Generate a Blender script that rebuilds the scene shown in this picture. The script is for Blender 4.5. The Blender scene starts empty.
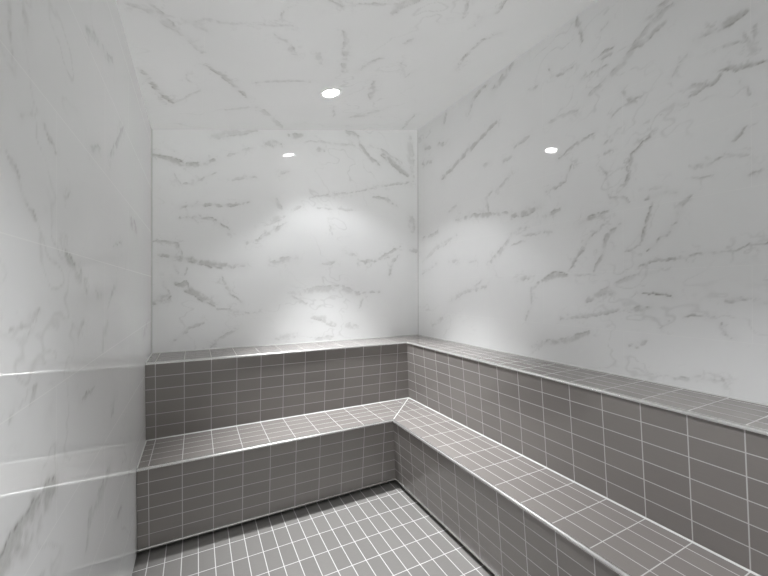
import bpy, bmesh, math
import numpy as np
from mathutils import Vector, Matrix

C = bpy.context.scene.collection
# ---------------------------------------------------------------- measurements (metres, floor at z = 0)
XL, XR, YB, YF = -0.277, 1.9233, 2.9753, -0.45       # left, right, back, front walls
CZ0 = 2.532                                           # ceiling height at the left wall
CK = (2.9695 - 2.532) / (XR - XL)                     # the ceiling rises to the right
ZLEDGE, ZBENCH, ZBASE = 0.970, 0.484, 0.030
YLEDGE, XLEDGE, RAKE_U = 2.6044, 1.5683, 0.0463
YBENCH, XBENCH, RAKE_L = 2.2474, 1.2357, 0.0488
P = 0.1554                                            # tile pitch, long way
H = 0.0777                                            # tile pitch, short way
U0, V0 = 0.0532, 1.3267
CAM_H = 1.413
def ceil_z(x): return CZ0 + CK * (x - XL)

# ---------------------------------------------------------------- veins of the marble, traced: width mm, strength, points mm
VEINS_LEFT = '''
22 0.5 1264 2149 1436 2203 1669 2265
12 0.6 981 1757 1010 1740 1052 1722
18 0.5 1336 1829 1459 1877
19 0.6 1879 2110 1734 1987 1612 1894
9 0.5 811 1890 836 1805
17 0.5 883 1923 898 1884
10 0.5 812 1649 850 1627 870 1588
5 0.6 869 1726 913 1754
6 0.6 870 1588 899 1564 938 1553
5 0.5 1110 1638 1148 1655
50 0.8 2055 1740 2269 1724
8 0.6 1672 1574 1843 1613
30 0.9 1110 1499 1162 1479 1235 1443 1301 1407
39 0.7 1397 1422 1462 1396
14 0.7 1737 1444 1586 1370
11 0.5 826 1343 893 1348 956 1369
11 0.5 893 1321 965 1362
15 0.6 1220 1306 1268 1329
60 0.5 1560 1278 1510 1216
45 0.5 2699 1190 2539 1126
10 0.6 839 1213 826 1192
16 0.6 940 1229 908 1206
61 1.1 793 978 853 978 925 978 976 983 1044 981
9 0.7 1398 1123 1236 1107
30 0.5 1706 1001 1645 956
39 0.5 1617 772 1465 741 1341 746 1305 671
20 0.6 1708 521 1848 504
36 0.6 2470 248 2276 259
49 0.5 2061 594 2014 568
14 0.5 1033 1168 1013 1152
'''
VEINS_RIGHT = '''
34 0.7 2892 2620 2754 2592
32 0.7 2650 2709 2528 2680
32 0.7 2892 2779 2753 2731
26 0.6 2526 2970 2551 2864
26 0.8 2225 2810 2186 2897 2039 2941
41 0.7 1970 2870 1788 2952
30 0.9 2577 2389 2307 2492 2076 2568 1938 2625
17 0.5 2077 2341 2007 2344
16 0.5 1876 2303 1790 2323
18 0.6 1941 2118 1791 2208
15 0.8 1311 2964 1291 2875 1277 2810
12 0.6 1168 2797 1133 2818
24 0.7 855 2734 902 2720 959 2703
22 0.8 882 2637 959 2615 1035 2603
26 0.6 849 2706 974 2640 1067 2562 1134 2520 1244 2485
12 0.9 1187 2665 1151 2680 1108 2671
18 0.7 1178 2651 1117 2650
12 0.7 1282 2597 1134 2590
9 0.6 1498 2771 1475 2708 1343 2687
16 0.5 1649 2712 1584 2701
13 0.7 1068 2426 1036 2369 983 2351
14 0.6 1060 2346 1005 2338
22 1.0 740 2494 684 2501 642 2507 607 2517
12 0.7 850 2380 818 2423 787 2435
9 0.6 729 2409 684 2418 642 2406 612 2388
14 0.6 612 2427 603 2382 579 2348 574 2442
15 1.0 685 2307 623 2294 539 2286
11 0.6 812 2308 729 2281
15 0.8 782 2256 729 2274 685 2286
10 0.7 871 2252 807 2231
8 0.6 613 2242 586 2169
9 0.5 961 2212 939 2219
8 0.5 891 2215 851 2220
17 0.5 1499 2433 1430 2444 1323 2437
24 0.6 1761 2381 1650 2407
13 0.8 1431 2195 1304 2239 1207 2268
10 0.6 1118 2311 1068 2341
10 0.6 1153 2185 1085 2220
13 0.8 1513 2015 1388 2054 1335 2135
10 0.6 1137 1933 1145 2023 1181 2069
9 0.5 1154 2132 1102 2132
15 1.0 1078 1910 1046 1961 1022 2088 947 2142
13 0.6 948 1887 892 1889
10 0.8 765 1951 708 1947 670 1963
10 0.8 644 2001 624 2021 599 2044
19 0.7 586 1856 553 1866
8 0.5 665 1954 604 1947
8 0.5 766 1900 709 1891
20 0.5 2897 1563 2654 1643
29 0.6 2895 1898 2653 1928
31 0.5 2896 1675 2679 1780 2395 1863
23 0.5 2484 2075 2394 2100
20 0.5 2486 1647 2374 1653
20 0.8 2395 1988 2190 1993 2008 1964 1792 1931
19 0.6 2008 1964 2042 2090 1990 2128
26 0.6 1993 1613 1910 1679 1793 1782
21 0.5 2487 1304 2312 1390 2045 1442
29 0.5 2734 1082 2582 1154
13 0.5 2230 1629 2153 1637
18 0.5 2192 1417 2080 1493
30 0.9 1792 1908 1679 1921 1562 1930
26 0.8 1538 1863 1421 1892
17 0.6 1793 1794 1679 1822
9 0.6 1793 1714 1680 1734
12 0.5 1707 1771 1479 1761
10 0.6 1137 1923 1129 1886 1070 1881 1046 1850
15 0.8 970 1850 906 1859 840 1851
12 1.0 986 1642 971 1705 948 1781 927 1825
10 0.6 1055 1608 986 1634
8 0.9 956 1598 886 1661 840 1715
17 0.7 840 1723 821 1794 784 1823
23 1.0 1295 1791 1228 1807 1146 1819
12 0.8 1358 1521 1296 1622 1247 1691 1164 1752
18 0.8 1220 1515 1174 1593 1147 1696 1087 1739
19 0.6 1750 1472 1614 1491
30 0.9 1539 1468 1480 1497 1379 1497
9 0.5 1379 1497 1210 1487
16 0.6 1641 1308 1628 1416 1564 1458
25 0.7 1258 1350 1174 1388 1114 1380
16 0.5 1248 1359 1056 1456 964 1494 867 1502
11 0.8 994 1528 921 1548 847 1553
7 0.7 921 1548 688 1572 542 1592
8 1.0 987 1390 861 1383
19 0.8 1049 1314 950 1318
15 0.6 1413 1247 1268 1257 1089 1303
27 0.8 1629 1039 1458 1103 1249 1166
13 0.7 668 1372 592 1380
8 0.6 895 1235 862 1269
7 0.9 804 1292 756 1306 711 1294
7 0.8 684 1268 663 1223 642 1211
18 0.7 1049 1129 966 1165
19 0.7 843 1006 758 1032 680 1042
10 0.5 1026 1016 938 1010
15 0.6 1682 1207 1641 1308
6 0.6 583 1436 543 1432
12 0.6 583 1342 543 1356
'''
VEINS_BACK = '''
30 1.0 -267 2354 -187 2344 -63 2317 45 2346 112 2382
12 0.5 -187 2427 -125 2391
12 0.6 -146 2244 -105 2166 2 2205 135 2285
39 0.5 112 2556 251 2608 416 2667
12 0.4 204 2422 416 2536
18 0.5 251 2251 415 2300
38 0.8 675 2679 786 2700
32 0.7 491 2576 608 2598
51 0.7 1172 2805 1283 2783
28 0.7 899 2595 973 2608
25 0.8 1299 2726 1398 2623 1500 2563
51 1.0 1535 2661 1641 2601 1750 2538 1806 2514
17 0.6 1415 2732 1553 2695 1750 2618
15 0.6 1266 2287 1500 2362 1862 2458
15 0.4 814 2650 1267 2705
21 0.5 608 2355 675 2378
54 0.5 1825 2888 1862 2506
18 0.9 -115 1995 -62 2019 250 2057 359 2095
15 0.9 -105 1936 112 1943 227 1865
35 1.0 -217 1649 -62 1638 112 1595 334 1596
17 0.7 -267 1747 -125 1743 -94 1673 -62 1626
11 0.8 -136 1588 -115 1529
11 0.8 -62 1578 -73 1517
40 1.0 -125 1457 -73 1433 24 1360 123 1309
14 0.9 -125 1445 -62 1469 -41 1397
35 0.9 -276 1328 -207 1351 -166 1374
13 0.7 -207 1468 -166 1386
14 0.9 169 1509 227 1395 310 1305
10 0.6 135 1271 415 1225
16 0.6 -146 1053 -62 1120 45 1175
17 0.6 101 987 180 1069 286 1114
30 0.7 358 1770 415 1800
23 0.7 415 1787 516 1873 634 1949
31 0.6 491 1937 634 2003
36 0.6 568 2131 608 2068
21 0.5 675 2048 771 2112
15 0.5 870 2193 1234 2280
15 0.5 913 2113 1234 2117
19 0.8 1431 2259 1587 2261 1658 2206
15 0.4 1017 1995 1047 1882
30 0.6 529 1634 729 1668
20 0.6 957 1634 1077 1652
21 0.5 1170 1728 1265 1718
18 0.8 1297 1659 1464 1680 1639 1733
19 0.8 1363 1646 1533 1713 1712 1816
25 0.7 1603 1544 1621 1639 1693 1736
47 0.6 756 1393 898 1420 1138 1420 1297 1375
15 0.6 1297 1375 1498 1389
22 0.6 701 1366 812 1295
40 0.7 869 1182 971 1164 1076 1102
41 0.6 1169 1097 1280 1077
33 0.6 568 1019 728 1036
20 0.6 897 997 1061 1001
16 0.5 1297 1240 1330 1330
54 0.6 1842 2097 1861 1969
30 0.7 1823 1805 1918 1794
'''
VEINS_CEILING = '''
30 0.5 -247 1711 -178 1733 -114 1812 -40 1890 31 1996
15 0.6 -173 1685 -133 1743 -77 1827
23 1.0 -261 2192 -229 2302 -185 2426 -135 2568
15 0.4 -135 2568 -52 2474 28 2383
20 0.8 48 2113 134 2200 237 2360 297 2463
12 0.4 -57 1811 40 1757 244 1747
29 0.5 -25 1771 41 1825
25 0.4 181 2640 360 2577
8 0.4 -46 2192 -56 2262 -24 2312
11 0.5 521 1519 593 1545 694 1510 909 1449
40 0.6 847 1533 867 1470 929 1422
18 0.7 345 1801 421 1854 482 1962
6 0.5 354 1559 346 1690
10 0.4 244 1747 405 1713
29 0.6 665 1710 720 1827 798 2069
25 0.5 588 1913 636 2003
16 0.5 314 2250 626 2211
20 0.6 877 2057 921 1958 969 1897
35 0.7 1040 2158 1135 2384
32 0.5 1045 1736 1067 1701
15 0.6 1122 1926 1243 2067 1267 2001
15 0.6 1180 1362 1239 1470
24 0.6 1346 1514 1353 1458
20 0.9 1559 1937 1501 1735 1501 1618 1570 1541
15 0.7 1400 1408 1384 1313
32 0.5 360 2577 498 2731 615 2945
41 0.6 1107 2701 1223 2664 1310 2566
16 0.5 894 2538 968 2708
22 0.7 1724 2930 1671 2640
'''
# ---------------------------------------------------------------- light levels
BEAM_W, BEAM_A, SPILL_W, SPILL_A, SPILL_B = 370.0, 66.0, 19.0, 104.0, .40
FILL_W, FILL_A, AIM = 135.0, 96.0, (-.085, .085)
WORLD, WORLD_HI, WORLD_UP, EXPOSURE = 0.5, 3.7, 0.6, 0.46

# ---------------------------------------------------------------- node helpers
def new_mat(name):
    m = bpy.data.materials.new(name); m.use_nodes = True
    nt = m.node_tree; nt.nodes.clear()
    out = nt.nodes.new('ShaderNodeOutputMaterial')
    bs = nt.nodes.new('ShaderNodeBsdfPrincipled')
    nt.links.new(bs.outputs[0], out.inputs[0])
    return m, nt, bs
def mth(nt, op, a, b=None, c=None):
    n = nt.nodes.new('ShaderNodeMath'); n.operation = op
    for i, v in enumerate((a, b, c)):
        if v is None: continue
        if isinstance(v, (int, float)): n.inputs[i].default_value = v
        else: nt.links.new(v, n.inputs[i])
    return n.outputs[0]
def mixc(nt, f, a, b):
    n = nt.nodes.new('ShaderNodeMix'); n.data_type = 'RGBA'
    if isinstance(f, (int, float)): n.inputs[0].default_value = f
    else: nt.links.new(f, n.inputs[0])
    for i, v in ((6, a), (7, b)):
        if isinstance(v, tuple): n.inputs[i].default_value = (*v, 1)
        else: nt.links.new(v, n.inputs[i])
    return n.outputs[2]
def noise(nt, vec, scale, detail=3, rough=.5):
    n = nt.nodes.new('ShaderNodeTexNoise'); n.inputs['Scale'].default_value = scale
    n.inputs['Detail'].default_value = detail; n.inputs['Roughness'].default_value = rough
    nt.links.new(vec, n.inputs['Vector']); return n.outputs[0]
def ramp(nt, v, lo, hi):
    n = nt.nodes.new('ShaderNodeMapRange'); n.interpolation_type = 'SMOOTHSTEP'
    nt.links.new(v, n.inputs[0]); n.inputs[1].default_value = lo; n.inputs[2].default_value = hi
    return n.outputs[0]

TILE = (0.205, 0.188, 0.177); GROUT = (0.46, 0.447, 0.435)
def tile_material(name, base, grout, pu, pv, gw, rough=.19, streak=True):
    """Grid of rectangular tiles: UV counts tiles, so grout lies on whole numbers."""
    m, nt, bs = new_mat(name)
    uv = nt.nodes.new('ShaderNodeUVMap').outputs[0]
    sp = nt.nodes.new('ShaderNodeSeparateXYZ'); nt.links.new(uv, sp.inputs[0])
    ds = []
    for k, p in ((0, pu), (1, pv)):
        f = mth(nt, 'FRACT', sp.outputs[k])
        d = mth(nt, 'MULTIPLY', mth(nt, 'MINIMUM', f, mth(nt, 'SUBTRACT', 1.0, f)), p)
        ds.append(d)
    d = mth(nt, 'MINIMUM', ds[0], ds[1])
    mask = ramp(nt, d, gw * .5 - .0004, gw * .5 + .0004)          # 0 grout, 1 tile
    fl = nt.nodes.new('ShaderNodeVectorMath'); fl.operation = 'FLOOR'; nt.links.new(uv, fl.inputs[0])
    wn = nt.nodes.new('ShaderNodeTexWhiteNoise'); wn.noise_dimensions = '2D'; nt.links.new(fl.outputs[0], wn.inputs[0])
    tint = mth(nt, 'MULTIPLY_ADD', wn.outputs[0], .10, .95)
    mp = nt.nodes.new('ShaderNodeMapping'); nt.links.new(uv, mp.inputs[0])
    mp.inputs['Scale'].default_value = (2.0, 40.0, 1.0)
    st = noise(nt, mp.outputs[0], 1.0, 4, .6)
    tint2 = mth(nt, 'MULTIPLY', tint, mth(nt, 'MULTIPLY_ADD', st, .16, .92))
    vm = nt.nodes.new('ShaderNodeVectorMath'); vm.operation = 'SCALE'; vm.inputs[0].default_value = base
    nt.links.new(tint2, vm.inputs['Scale'])
    col = mixc(nt, mask, grout, vm.outputs[0])
    nt.links.new(col, bs.inputs['Base Color'])
    nt.links.new(mth(nt, 'MULTIPLY_ADD', mask, rough - .8, .8), bs.inputs['Roughness']); bs.inputs['Specular IOR Level'].default_value = .75
    bm_ = nt.nodes.new('ShaderNodeBump'); bm_.inputs['Strength'].default_value = .2; bm_.inputs['Distance'].default_value = .002
    nt.links.new(ramp(nt, d, gw * .3, gw * .5 + .0015), bm_.inputs['Height'])
    nt.links.new(bm_.outputs[0], bs.inputs['Normal'])
    return m
def marble_material(name, off, axis_u, axis_v, row0, joint_a, tl=0.956, th=0.3055, jw=.0011, jf=.45):
    """Polished marble slabs in running bond; 'veins' is the traced vein pattern of the stone."""
    m, nt, bs = new_mat(name)
    pos = nt.nodes.new('ShaderNodeNewGeometry').outputs['Position']
    sp = nt.nodes.new('ShaderNodeSeparateXYZ'); nt.links.new(pos, sp.inputs[0])
    u, v = sp.outputs[axis_u], sp.outputs[axis_v]
    at = nt.nodes.new('ShaderNodeAttribute'); at.attribute_name = 'veins'
    row = mth(nt, 'DIVIDE', mth(nt, 'SUBTRACT', v, row0), th)
    rf = mth(nt, 'FRACT', row); ri = mth(nt, 'FLOOR', row)
    par = mth(nt, 'MULTIPLY', mth(nt, 'MODULO', mth(nt, 'ADD', ri, 20.0), 2.0), .5)
    uu = mth(nt, 'ADD', mth(nt, 'DIVIDE', mth(nt, 'SUBTRACT', u, joint_a), tl), par)
    uf = mth(nt, 'FRACT', mth(nt, 'ADD', uu, 20.0)); ui = mth(nt, 'FLOOR', mth(nt, 'ADD', uu, 20.0))
    dv = mth(nt, 'MULTIPLY', mth(nt, 'MINIMUM', rf, mth(nt, 'SUBTRACT', 1.0, rf)), th)
    du = mth(nt, 'MULTIPLY', mth(nt, 'MINIMUM', uf, mth(nt, 'SUBTRACT', 1.0, uf)), tl)
    j = mth(nt, 'SUBTRACT', 1.0, ramp(nt, mth(nt, 'MINIMUM', du, dv), jw * .5, jw * 1.4))
    cb = nt.nodes.new('ShaderNodeCombineXYZ')
    nt.links.new(ri, cb.inputs[0]); nt.links.new(ui, cb.inputs[1]); cb.inputs[2].default_value = off
    wn = nt.nodes.new('ShaderNodeTexWhiteNoise'); nt.links.new(cb.outputs[0], wn.inputs[0])
    cloud = noise(nt, pos, 2.6, 4, .55)
    fine = noise(nt, pos, 55.0, 4, .65)
    v1 = mth(nt, 'MULTIPLY', at.outputs['Fac'], mth(nt, 'MULTIPLY_ADD', fine, .9, .55))
    v1 = mth(nt, 'MINIMUM', v1, 1.0)
    base = mixc(nt, cloud, MARBLE_A, MARBLE_B)
    base = mixc(nt, mth(nt, 'MULTIPLY', wn.outputs[0], .05), base, (.72, .72, .71))
    col = mixc(nt, v1, base, VEIN)
    col = mixc(nt, mth(nt, 'MULTIPLY', j, jf), col, (.92, .92, .90))
    nt.links.new(col, bs.inputs['Base Color'])
    nt.links.new(mth(nt, 'MULTIPLY_ADD', j, .2, .012), bs.inputs['Roughness'])
    bs.inputs['IOR'].default_value = 1.55
    return m
MARBLE_A, MARBLE_B, VEIN = (.84, .84, .84), (.79, .79, .79), (.33, .323, .305)

def plain(name, col, rough=.5, metal=0.0, emit=None, nscale=30, namp=.06):
    m, nt, bs = new_mat(name)
    tc = nt.nodes.new('ShaderNodeTexCoord').outputs['Object']
    n = noise(nt, tc, nscale, 3)
    a = tuple(c * (1 - namp) for c in col); b = tuple(min(1, c * (1 + namp)) for c in col)
    nt.links.new(mixc(nt, n, a, b), bs.inputs['Base Color'])
    bs.inputs['Roughness'].default_value = rough; bs.inputs['Metallic'].default_value = metal
    if emit:
        bs.inputs['Emission Color'].default_value = (*emit[0], 1); bs.inputs['Emission Strength'].default_value = emit[1]
    return m

# ---------------------------------------------------------------- mesh helpers
def link(name, me, mat, parent=None):
    o = bpy.data.objects.new(name, me); C.objects.link(o)
    if mat: me.materials.append(mat)
    if parent: o.parent = parent
    return o
def poly_obj(name, verts, faces, mat, parent=None, uvs=None, smooth=False):
    me = bpy.data.meshes.new(name); me.from_pydata([tuple(v) for v in verts], [], faces)
    if uvs is not None:
        l = me.uv_layers.new(name='UVMap')
        for p in me.polygons:
            for li in p.loop_indices: l.data[li].uv = uvs[me.loops[li].vertex_index]
    if smooth:
        for p in me.polygons: p.use_smooth = True
    me.update(); return link(name, me, mat, parent)
def box_data(x0, x1, y0, y1, z0, z1):
    v = [(x, y, z) for z in (z0, z1) for y in (y0, y1) for x in (x0, x1)]
    f = [(0, 2, 3, 1), (4, 5, 7, 6), (0, 1, 5, 4), (2, 6, 7, 3), (0, 4, 6, 2), (1, 3, 7, 5)]
    return v, f
def boxes(name, bl, mat, parent=None):
    V, F = [], []
    for b in bl:
        v, f = box_data(*b); n = len(V); V += v; F += [tuple(i + n for i in q) for q in f]
    return poly_obj(name, V, F, mat, parent)
def struct(o):
    o['kind'] = 'structure'; return o
def thing(name, label, cat, loc):
    o = bpy.data.objects.new(name, None); C.objects.link(o); o.location = loc
    o['label'] = label; o['category'] = cat; o.empty_display_size = .1
    return o
def keep(o, parent):
    """Parent without moving: the parent is an unrotated Empty."""
    o.parent = parent; o.matrix_parent_inverse = Matrix.Translation(-Vector(parent.location)); return o

# ---------------------------------------------------------------- vein field
rng = np.random.default_rng(7)
LAT = rng.random((64, 64))
def vnoise(x, y):
    xi = np.floor(x).astype(int); yi = np.floor(y).astype(int); fx = x - xi; fy = y - yi
    fx = fx * fx * (3 - 2 * fx); fy = fy * fy * (3 - 2 * fy)
    a = LAT[xi % 64, yi % 64]; b = LAT[(xi + 1) % 64, yi % 64]; c = LAT[xi % 64, (yi + 1) % 64]; d = LAT[(xi + 1) % 64, (yi + 1) % 64]
    return (a * (1 - fx) + b * fx) * (1 - fy) + (c * (1 - fx) + d * fx) * fy
def fbm(x, y, o=4):
    s = 0; t = 0; a = 1.0
    for k in range(o):
        s = s + a * vnoise(x * 2 ** k + 17.3 * k, y * 2 ** k + 9.1 * k); t += a; a *= .55
    return s / t
def vein_field(U, V, text):
    """Each vein: a soft ribbon along its traced line, with a thin darker edge and ragged, wandering sides."""
    wu = U + .030 * (fbm(U * 9, V * 9) - .5) + .022 * (fbm(U * 40, V * 40, 3) - .5)
    wv = V + .030 * (fbm(U * 9 + 31, V * 9 + 7) - .5) + .022 * (fbm(U * 40 + 5, V * 40 + 23, 3) - .5)
    rag = fbm(U * 26 + 3, V * 26 + 11, 4)
    out = np.zeros_like(U); near = np.zeros_like(U)
    for n, line in enumerate(text.strip().splitlines()):
        q = line.split(); w = max(int(q[0]) / 1000, .007); st = float(q[1])
        pts = np.array([int(k) for k in q[2:]], float).reshape(-1, 2) / 1000
        lo, hi = pts.min(0) - .08 - w, pts.max(0) + .08 + w
        idx = np.nonzero((U > lo[0]) & (U < hi[0]) & (V > lo[1]) & (V < hi[1]))
        if len(idx[0]) == 0: continue
        pu, pv = wu[idx], wv[idx]; seg = np.hypot(*np.diff(pts, axis=0).T); tot = seg.sum(); acc = 0
        best = np.full(pu.shape, 9.0); tt = np.zeros_like(best); side = np.zeros_like(best)
        for i in range(len(seg)):
            a, b = pts[i], pts[i + 1]; e = (b - a) / seg[i]
            t = np.clip((pu - a[0]) * e[0] + (pv - a[1]) * e[1], 0, seg[i])
            dx, dy = pu - a[0] - t * e[0], pv - a[1] - t * e[1]; d = np.hypot(dx, dy)
            k = d < best; best[k] = d[k]; tt[k] = ((acc + t) / tot)[k]; side[k] = (dx * e[1] - dy * e[0])[k]
            acc += seg[i]
        r = rag[idx]
        hw = .62 * w * (.45 + .75 * np.sin(np.pi * np.clip(tt, 0.03, .97)) ** .6) * (.55 + .9 * r)
        body = np.clip(1.3 - best / np.maximum(hw, .0035), 0, 1); body = body * body * (3 - 2 * body)
        edge = np.exp(-((np.abs(side - hw * .6 * (1 if n % 2 else -1)) / .0024) ** 2)) * np.clip(1.6 - best / np.maximum(hw, .003), 0, 1)
        patch = np.clip((r - .33) * 4.2, .12, 1)
        val = st * (.40 * body * patch + .50 * edge * np.clip((r - .35) * 4, 0, 1))
        halo = st * .08 * np.exp(-(best / (w * 1.1 + .01)) ** 2)
        out[idx] = np.maximum(out[idx], val + halo)
        near[idx] = np.maximum(near[idx], st * np.exp(-(best / .045) ** 2))
    # the faint net between the main veins
    f = fbm(U * 3.1 + 1.5 * V + 40, V * 4.3 + 40, 4); g = fbm(U * 2 + 70, V * 2 + 90, 3)
    net = np.exp(-((f - .5) / .008) ** 2) * np.clip((g - .5) * 5, 0, 1) * .22
    # fine broken filaments that feather off each vein
    f2 = fbm(U * 11 + V * 4 + 13, V * 12 + 5, 4); g2 = fbm(U * 17 + 51, V * 17 + 33, 3)
    fil = np.exp(-((f2 - .5) / .022) ** 2) * np.clip((g2 - .42) * 6, 0, 1) * .42 * near
    return np.clip(np.maximum(np.maximum(out, net), fil), 0, 1)
def slab(name, to3, u0, u1, v0, v1, step, text, mat, thick, hole=None, flip=False, foot=None):
    """A wall face as a fine grid carrying the vein pattern, closed at the back by a solid slab of thickness `thick`."""
    nu, nv = int((u1 - u0) / step) + 1, int((v1 - v0) / step) + 1
    us, vs = np.linspace(u0, u1, nu), np.linspace(v0, v1, nv)
    U, V = np.meshgrid(us, vs); val = vein_field(U, V, text)
    co = to3(U.ravel(), V.ravel()); tk = np.array(thick)
    i = np.arange(nu * nv).reshape(nv, nu)
    q = np.stack([i[:-1, :-1], i[:-1, 1:], i[1:, 1:], i[1:, :-1]], -1).reshape(-1, 4)
    if hole is not None:
        cu = (U[:-1, :-1] + step / 2).ravel(); cv = (V[:-1, :-1] + step / 2).ravel()
        for h in hole:
            k = np.hypot(cu - h[0], cv - h[1]) > h[2]; q = q[k]; cu = cu[k]; cv = cv[k]
    n = nu * nv
    rim = np.concatenate([i[0, :], i[1:, -1], i[-1, -2::-1], i[-2:0:-1, 0]])
    back = co[rim] + tk; m = len(rim)
    cor = [0, nu - 1, nu - 1 + nv - 1, 2 * (nu - 1) + nv - 1]
    f2 = [(rim[k], rim[(k + 1) % m], n + (k + 1) % m, n + k) for k in range(m)]
    q = np.concatenate([q, np.array(f2)])
    if flip: q = q[:, ::-1]
    co = np.concatenate([co, back])
    me = bpy.data.meshes.new(name); co = co.tolist(); fc = q.tolist() + [tuple(n + c for c in (cor if flip else cor[::-1]))]; ex = 0
    if foot:                                                             # the wall goes on down behind the benches
        v, f = box_data(*foot); k = len(co); co += v; fc += [tuple(i + k for i in p) for p in f]; ex = 8
    me.from_pydata(co, [], fc)
    a = me.attributes.new('veins', 'FLOAT', 'POINT'); a.data.foreach_set('value', np.concatenate([val.ravel(), np.zeros(m + ex)]).astype(np.float32))
    me.update(); return struct(link(name, me, mat))

# ---------------------------------------------------------------- materials
m_right = marble_material('marble_right', 1, 1, 2, 1.1995, .587, jf=.32)
m_left = marble_material('marble_left', 2, 1, 2, 1.1995, 1.53 - .956, jw=.0014, jf=.42)
m_back = marble_material('marble_back', 3, 0, 2, 1.1995, .31, jf=.14)
m_ceil = marble_material('marble_ceiling', 4, 1, 0, .035, .62, th=.61, jf=.22)
m_bench = tile_material('bench_tile', TILE, GROUT, P, H, .0036)
m_floor = tile_material('floor_tile', (0.19, 0.182, 0.174), (.50, .49, .48), H, P, .0040)
m_metal = plain('satin_metal', (.72, .71, .69), .28, 1.0)
m_trim = plain('nosing_trim', (.62, .61, .595), .26, .8)
m_seal = plain('white_sealant', (.56, .56, .545), .5)
m_dark = plain('recess_shade', (.035, .033, .030), .7)  # shade inside the floor gaps, put into the colour
m_white = plain('white_paint', (.80, .80, .79), .45)
m_lens = plain('lamp_lens', (.9, .9, .9), .4, emit=((1, 1, 1), 45.0), namp=0)
m_lens_fill = plain('fill_lamp_lens', (.9, .9, .9), .4, emit=((1, 1, 1), 12.0), namp=0)

# ---------------------------------------------------------------- setting
slab('wall_back', lambda u, v: np.stack([u, np.full_like(u, YB), v], -1), XL, XR, .90, 3.03, .0055, VEINS_BACK, m_back, (0, .12, 0), foot=(XL, XR, YB, YB + .12, 0, .90))
slab('wall_right', lambda u, v: np.stack([np.full_like(u, XR), u, v], -1), YF, YB + .12, .90, 3.03, .006, VEINS_RIGHT, m_right, (.12, 0, 0), flip=True, foot=(XR, XR + .12, YF, YB + .12, 0, .90))
slab('wall_left', lambda u, v: np.stack([np.full_like(u, XL), u, v], -1), YF, YB + .12, ZBASE, 2.60, .007, VEINS_LEFT, m_left, (-.12, 0, 0), foot=(XL - .12, XL - .06, YF, YB + .12, 0, ZBASE))
LX, LY = .812, 2.338; FX, FY = .50, .20
slab('ceiling', lambda u, v: np.stack([u, v, ceil_z(u)], -1), XL - .05, XR + .05, YF, YB + .05, .0068, VEINS_CEILING, m_ceil, (0, 0, .14), hole=((LX, LY, .064), (FX, FY, .064)))

# floor: mosaic columns line up with the bench face; it runs on into the shadow recess under bench and wall
fx0, fx1, fy0, fy1 = XL - .12, XR + .12, YF - .12, YB + .12
def fuv(x, y): return ((x - XL - U0) / H, (YBENCH + RAKE_L - .109 - y) / P)
fv, ff = box_data(fx0, fx1, fy0, fy1, -.1, 0)
struct(poly_obj('floor', fv, ff, m_floor, uvs=[fuv(v[0], v[1]) for v in fv]))
struct(boxes('gap_shade_left', [(XL - .06, XL - .045, YF, YBENCH + RAKE_L + .06, 0, ZBASE + .02)], m_dark))  # dark strip paints the shade in the gap under the left wall

# front wall behind the camera with the doorway the daylight comes through; side glazing and low wall shaped for the light
dz = 2.27
struct(boxes('wall_front', [(XL - .12, XR + .12, YF - .12, YF, dz, 3.05), (XL - .12, -.11, YF - .12, YF, 0, dz), (.80, XR + .12, YF - .12, YF, 0, ZLEDGE)], m_white))
posts = [(x, x + .03, YF - .08, YF - .03, 0, dz) for x in (-.11, .77)] + [(-.08, .77, YF - .08, YF - .03, dz - .03, dz), (XR - .03, XR, YF - .08, YF - .03, ZLEDGE, dz), (.80, XR - .03, YF - .08, YF - .03, dz - .03, dz), (.80, XR - .03, YF - .08, YF - .03, ZLEDGE, ZLEDGE + .03)]
dr = struct(boxes('door_1', posts, m_metal))
gm = bpy.data.materials.new('clear_glass'); gm.use_nodes = True; nt = gm.node_tree; nt.nodes.clear()
go = nt.nodes.new('ShaderNodeOutputMaterial'); mx = nt.nodes.new('ShaderNodeMixShader'); tr = nt.nodes.new('ShaderNodeBsdfTransparent'); gl = nt.nodes.new('ShaderNodeBsdfGlossy')
tr.inputs[0].default_value = (.93, .95, .94, 1); gl.inputs['Roughness'].default_value = .02
fr = nt.nodes.new('ShaderNodeFresnel'); fr.inputs[0].default_value = 1.45
nt.links.new(fr.outputs[0], mx.inputs[0]); nt.links.new(tr.outputs[0], mx.inputs[1]); nt.links.new(gl.outputs[0], mx.inputs[2]); nt.links.new(mx.outputs[0], go.inputs[0])
boxes('glass_pane', [(a, b, YF - .06, YF - .05, c, dz - .03) for a, b, c in ((-.08, .77, .01), (.80, XR - .03, ZLEDGE + .03))], gm, dr)

# ---------------------------------------------------------------- the two tiers: tiled bench and tiled ledge above it
EL, EF = XL + .0015, YF + .0015                       # the tiers stop a hair short of the walls
def sweep(name, prof, x, y, z, mat, parent, y_end, x_end=EL, smooth=True):
    """Profile (inward, up) swept along the L-shaped front edge with a mitred corner."""
    V, F = [], []; n = len(prof)
    for k in range(3):
        for (i, h) in prof:
            V.append((x_end, y + i, z + h) if k == 0 else (x + i, y + i, z + h) if k == 1 else (x + i, y_end, z + h))
    for k in range(2):
        for a in range(n):
            b = (a + 1) % n
            F.append((k * n + a, k * n + b, (k + 1) * n + b, (k + 1) * n + a))
    F.append(tuple(range(n))[::-1]); F.append(tuple(2 * n + a for a in range(n)))
    o = poly_obj(name, V, F, mat)
    return keep(o, parent)
R = .010
NOSE = [(.016, .0008), (R, .0008)] + [(R - R * math.sin(t), -R + (R + .0008) * math.cos(t)) for t in [math.radians(a) for a in (15, 30, 45, 60, 75, 90)]] + [(0, -.012), (.016, -.012)]
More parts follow.
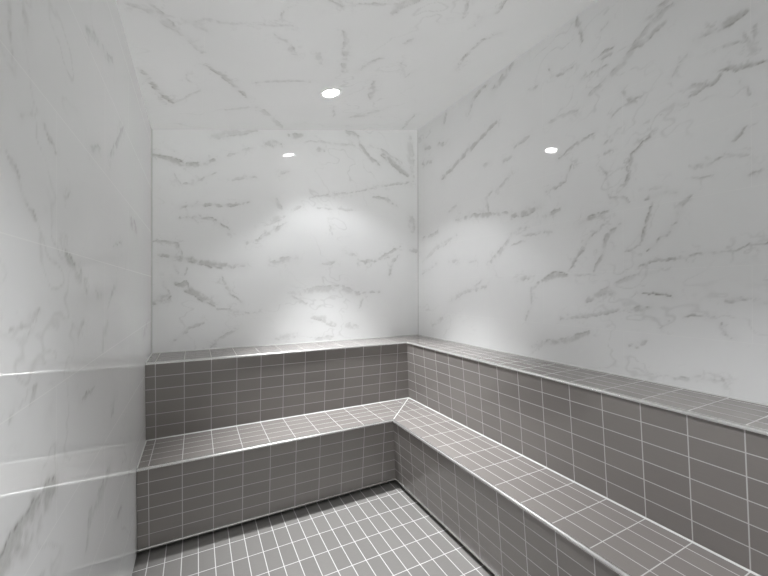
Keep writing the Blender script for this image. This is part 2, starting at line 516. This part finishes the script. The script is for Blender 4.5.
def tier(parent, x, y, z, rake, zlow, back_x, back_y, rows, mitre, off=0):
    """Front edge at (x, y, z); face rakes back by `rake` down to zlow; top runs back to (back_x, back_y)."""
    zt = z - .011; i0 = .007
    def ru(X): return (X - XL - U0) / P
    def rv(Y, o=0): return (YLEDGE - V0 - Y - o) / P
    t = .022
    # tiled faces: two runs, each a thin slab
    for run in (0, 1):
        if run == 0:
            p = [(EL, y + i0, zt), (x + i0, y + i0, zt), (x + rake, y + rake, zlow), (EL, y + rake, zlow)]
            uv = [(ru(EL), 0), (ru(x + i0), 0), (ru(x + rake), -rows), (ru(EL), -rows)]; d = (0, t, 0)
        else:
            p = [(x + i0, y + i0, zt), (x + i0, EF, zt), (x + rake, EF, zlow), (x + rake, y + rake, zlow)]
            uv = [(rv(y + i0, off), 0), (rv(EF, off), 0), (rv(EF, off), -rows), (rv(y + rake, off), -rows)]; d = (t, 0, 0)
        V = p + [tuple(a + b for a, b in zip(q, d)) for q in p]
        F = [(3, 2, 1, 0), (4, 5, 6, 7), (0, 1, 5, 4), (1, 2, 6, 5), (2, 3, 7, 6), (3, 0, 4, 7)]
        keep(poly_obj('riser', V, F, m_bench, uvs=uv + uv), parent)
    # tops, split on the mitre
    s = R + .002
    for run in (0, 1):
        if run == 0:
            p = [(EL, y + s), (x + s, y + s), (back_x, back_y), (EL, back_y)]
            uv = [(ru(a), (b - y - s) / H) for a, b in p]
        else:
            p = [(x + s, y + s), (x + s, EF), (back_x, EF), (back_x, back_y)]
            uv = [(rv(b), (a - x - s) / H) for a, b in p]
        V = [(a, b, z) for a, b in p] + [(a, b, z - .02) for a, b in p]
        F = [(0, 1, 2, 3), (7, 6, 5, 4), (4, 5, 1, 0), (5, 6, 2, 1), (6, 7, 3, 2), (7, 4, 0, 3)]
        keep(poly_obj('tiled_top', V, F, m_bench, uvs=uv + uv), parent)
    if mitre:
        a = Vector((x + s, y + s, 0)); b = Vector((back_x, back_y, 0)); e = (b - a).normalized(); nn = Vector((-e.y, e.x, 0)) * .0028
        V = [a + nn, a - nn, b - nn, b + nn]; V = [(v.x, v.y, z - .004) for v in V] + [(v.x, v.y, z + .0006) for v in V]
        F = [(3, 2, 1, 0), (4, 5, 6, 7), (0, 1, 5, 4), (1, 2, 6, 5), (2, 3, 7, 6), (3, 0, 4, 7)]
        o = keep(poly_obj('mitre_joint', V, F, m_seal), parent); o['label'] = 'diagonal grout joint at the corner'
    o = keep_sweep = sweep('nosing', NOSE, x, y, z, m_trim, parent, EF); o['label'] = 'satin metal edge trim along the front edge'
    # sealant along the wall side
    g = .005
    prof = [(-g, 0), (0, 0), (0, g), (-g * .5, g * .7)]
    V, F = [], []
    for k in range(4):
        for (i, h) in prof:
            V.append([(EL - i, y + s, z + h), (EL - i, back_y + i, z + h), (back_x + i, back_y + i, z + h), (back_x + i, EF, z + h)][k])
    for k in range(3):
        for a in range(4):
            b = (a + 1) % 4; F.append((k * 4 + a, k * 4 + b, k * 4 + 4 + b, k * 4 + 4 + a))
    F += [(0, 1, 2, 3), (15, 14, 13, 12)]
    o = keep(poly_obj('sealant_bead', V, F, m_seal), parent); o['label'] = 'pale sealant line where the top meets the wall'

bench = thing('tiled_bench', 'long low L-shaped seat of taupe tiles rising from the floor, lower of the two tiers', 'bench', (.8, 2.6, 0))
tier(bench, XBENCH, YBENCH, ZBENCH, RAKE_L, ZBASE + .010, XLEDGE + RAKE_U - .002, YLEDGE + RAKE_U - .002, 6, True, .02)
BASE = [(-.004, .012), (-.006, .006), (-.004, 0), (.022, 0), (.022, .012)]
o = sweep('base_trim', BASE, XBENCH + RAKE_L, YBENCH + RAKE_L, ZBASE, m_trim, bench, EF); o['label'] = 'satin metal strip along the foot of the bench face'
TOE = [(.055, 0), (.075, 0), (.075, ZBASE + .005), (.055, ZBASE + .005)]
o = sweep('toe_recess', TOE, XBENCH + RAKE_L, YBENCH + RAKE_L, 0, m_dark, bench, EF); o['label'] = 'dark strip with the shade of the gap under the bench painted in'

ledge = thing('tiled_ledge', 'narrow L-shaped taupe tiled backrest ledge along the marble walls, upper of the two tiers', 'ledge', (.8, 2.8, ZBENCH))
tier(ledge, XLEDGE, YLEDGE, ZLEDGE, RAKE_U, ZBENCH + .003, XR - .0015, YB - .0015, 6, False)

# pale joints in the wall corners
struct(boxes('trim_1', [(XL, XL + .005, YB - .005, YB, ZLEDGE, ceil_z(XL) + .01)], m_seal))
struct(boxes('trim_2', [(XR - .005, XR, YB - .005, YB, ZLEDGE, ceil_z(XR))], m_seal))

# ---------------------------------------------------------------- recessed downlight, and an added fill lamp behind the camera
nrm = Vector((-CK, 0, 1)).normalized()
rotm = nrm.to_track_quat('Z', 'X')
def lathe(name, prof, mat, parent, n=48):
    V, F = [], []; m = len(prof)
    for k in range(n):
        a = 2 * math.pi * k / n
        for r, z in prof: V.append((r * math.cos(a), r * math.sin(a), z))
    for k in range(n):
        for i in range(m - 1):
            F.append((k * m + i, ((k + 1) % n) * m + i, ((k + 1) % n) * m + i + 1, k * m + i + 1))
    return poly_obj(name, V, F, mat, parent, smooth=True)
def downlight(x, y, label, deep, lights, lens):
    d = thing('recessed_downlight', label, 'light', (x, y, ceil_z(x)))
    d.rotation_mode = 'QUATERNION'; d.rotation_quaternion = rotm
    lathe('trim_ring', [(.0535, .030 + deep), (.054, .0005), (.055, -.003), (.074, -.003), (.0765, -.0015), (.0775, .002)], m_white, d)
    l = lathe('lens', [(.0001, .008 + deep), (.045, .008 + deep), (.0537, .0095 + deep), (.0537, .014 + deep), (.0001, .014 + deep)], lens, d)
    l['label'] = 'glowing white lens'
    for nm, watt, ang, bl, aim in lights:
        sp = bpy.data.lights.new(nm, 'SPOT')
        sp.energy = watt; sp.spot_size = math.radians(ang); sp.spot_blend = bl; sp.shadow_soft_size = .04; sp.color = (.955, .978, 1)
        so = bpy.data.objects.new(nm, sp); C.objects.link(so); so.parent = d; so.location = (0, 0, -.012)
        so.rotation_mode = 'QUATERNION'; so.rotation_quaternion = rotm.inverted() @ Vector((*aim, 1)).to_track_quat('Z', 'X')
downlight(LX, LY, 'round white recessed spotlight glowing in the sloping marble ceiling near the back wall', 0,
          (('downlight_beam', BEAM_W, BEAM_A, 1.0, AIM), ('downlight_spill', SPILL_W, SPILL_A, SPILL_B, (-.14, 0))), m_lens)
downlight(FX, FY, 'added unseen fill spotlight, in the ceiling over the front of the room behind the viewer', .10,
          (('downlight_beam', FILL_W, FILL_A, .8, (-.06, 0)),), m_lens_fill)  # added to brighten the near walls and bench; deep lens stays out of reflections

# daylight of the room outside the glass door, with added glow from below
w = bpy.data.worlds.new('daylight'); bpy.context.scene.world = w; w.use_nodes = True
wt = w.node_tree; bg = wt.nodes['Background']; bg.inputs[0].default_value = (1.0, .99, .985, 1)
gz = wt.nodes.new('ShaderNodeSeparateXYZ'); wt.links.new(wt.nodes.new('ShaderNodeTexCoord').outputs['Generated'], gz.inputs[0])
el = ramp(wt, mth(wt, 'MULTIPLY', gz.outputs[2], -1.0), .12, .42)      # added glow from below, brightens ceiling and upper walls
hi = ramp(wt, gz.outputs[2], .10, .35)
st_ = mth(wt, 'ADD', mth(wt, 'MULTIPLY_ADD', el, WORLD_HI - WORLD, WORLD), mth(wt, 'MULTIPLY', hi, WORLD_UP - WORLD))
wt.links.new(st_, bg.inputs[1])

# ---------------------------------------------------------------- camera
cd = bpy.data.cameras.new('camera'); cam = bpy.data.objects.new('camera', cd); C.objects.link(cam)
cd.sensor_fit = 'HORIZONTAL'; cd.sensor_width = 36; cd.lens = 360.97 / 768 * 36; cd.clip_start = .02
yaw, pit, rol = math.radians(27.463), math.radians(.219), math.radians(-.112)
r = Vector((math.cos(yaw), -math.sin(yaw), 0)); fw = Vector((math.sin(yaw), math.cos(yaw), 0)); up = Vector((0, 0, 1))
f2 = fw * math.cos(pit) + up * math.sin(pit); u2 = up * math.cos(pit) - fw * math.sin(pit)
r3 = r * math.cos(rol) + u2 * math.sin(rol); u3 = u2 * math.cos(rol) - r * math.sin(rol)
cam.matrix_world = Matrix(((r3.x, u3.x, -f2.x, 0), (r3.y, u3.y, -f2.y, 0), (r3.z, u3.z, -f2.z, CAM_H), (0, 0, 0, 1)))
s = bpy.context.scene; s.camera = cam
s.view_settings.view_transform = 'Standard'; s.view_settings.look = 'None'; s.view_settings.gamma = 1; s.view_settings.exposure = EXPOSURE
s.view_settings.use_curve_mapping = False
s.cycles.use_denoising = True; s.cycles.blur_glossy = 0.0; s.cycles.max_bounces = 16; s.cycles.diffuse_bounces = 10; s.cycles.glossy_bounces = 6; s.cycles.sample_clamp_indirect = 45
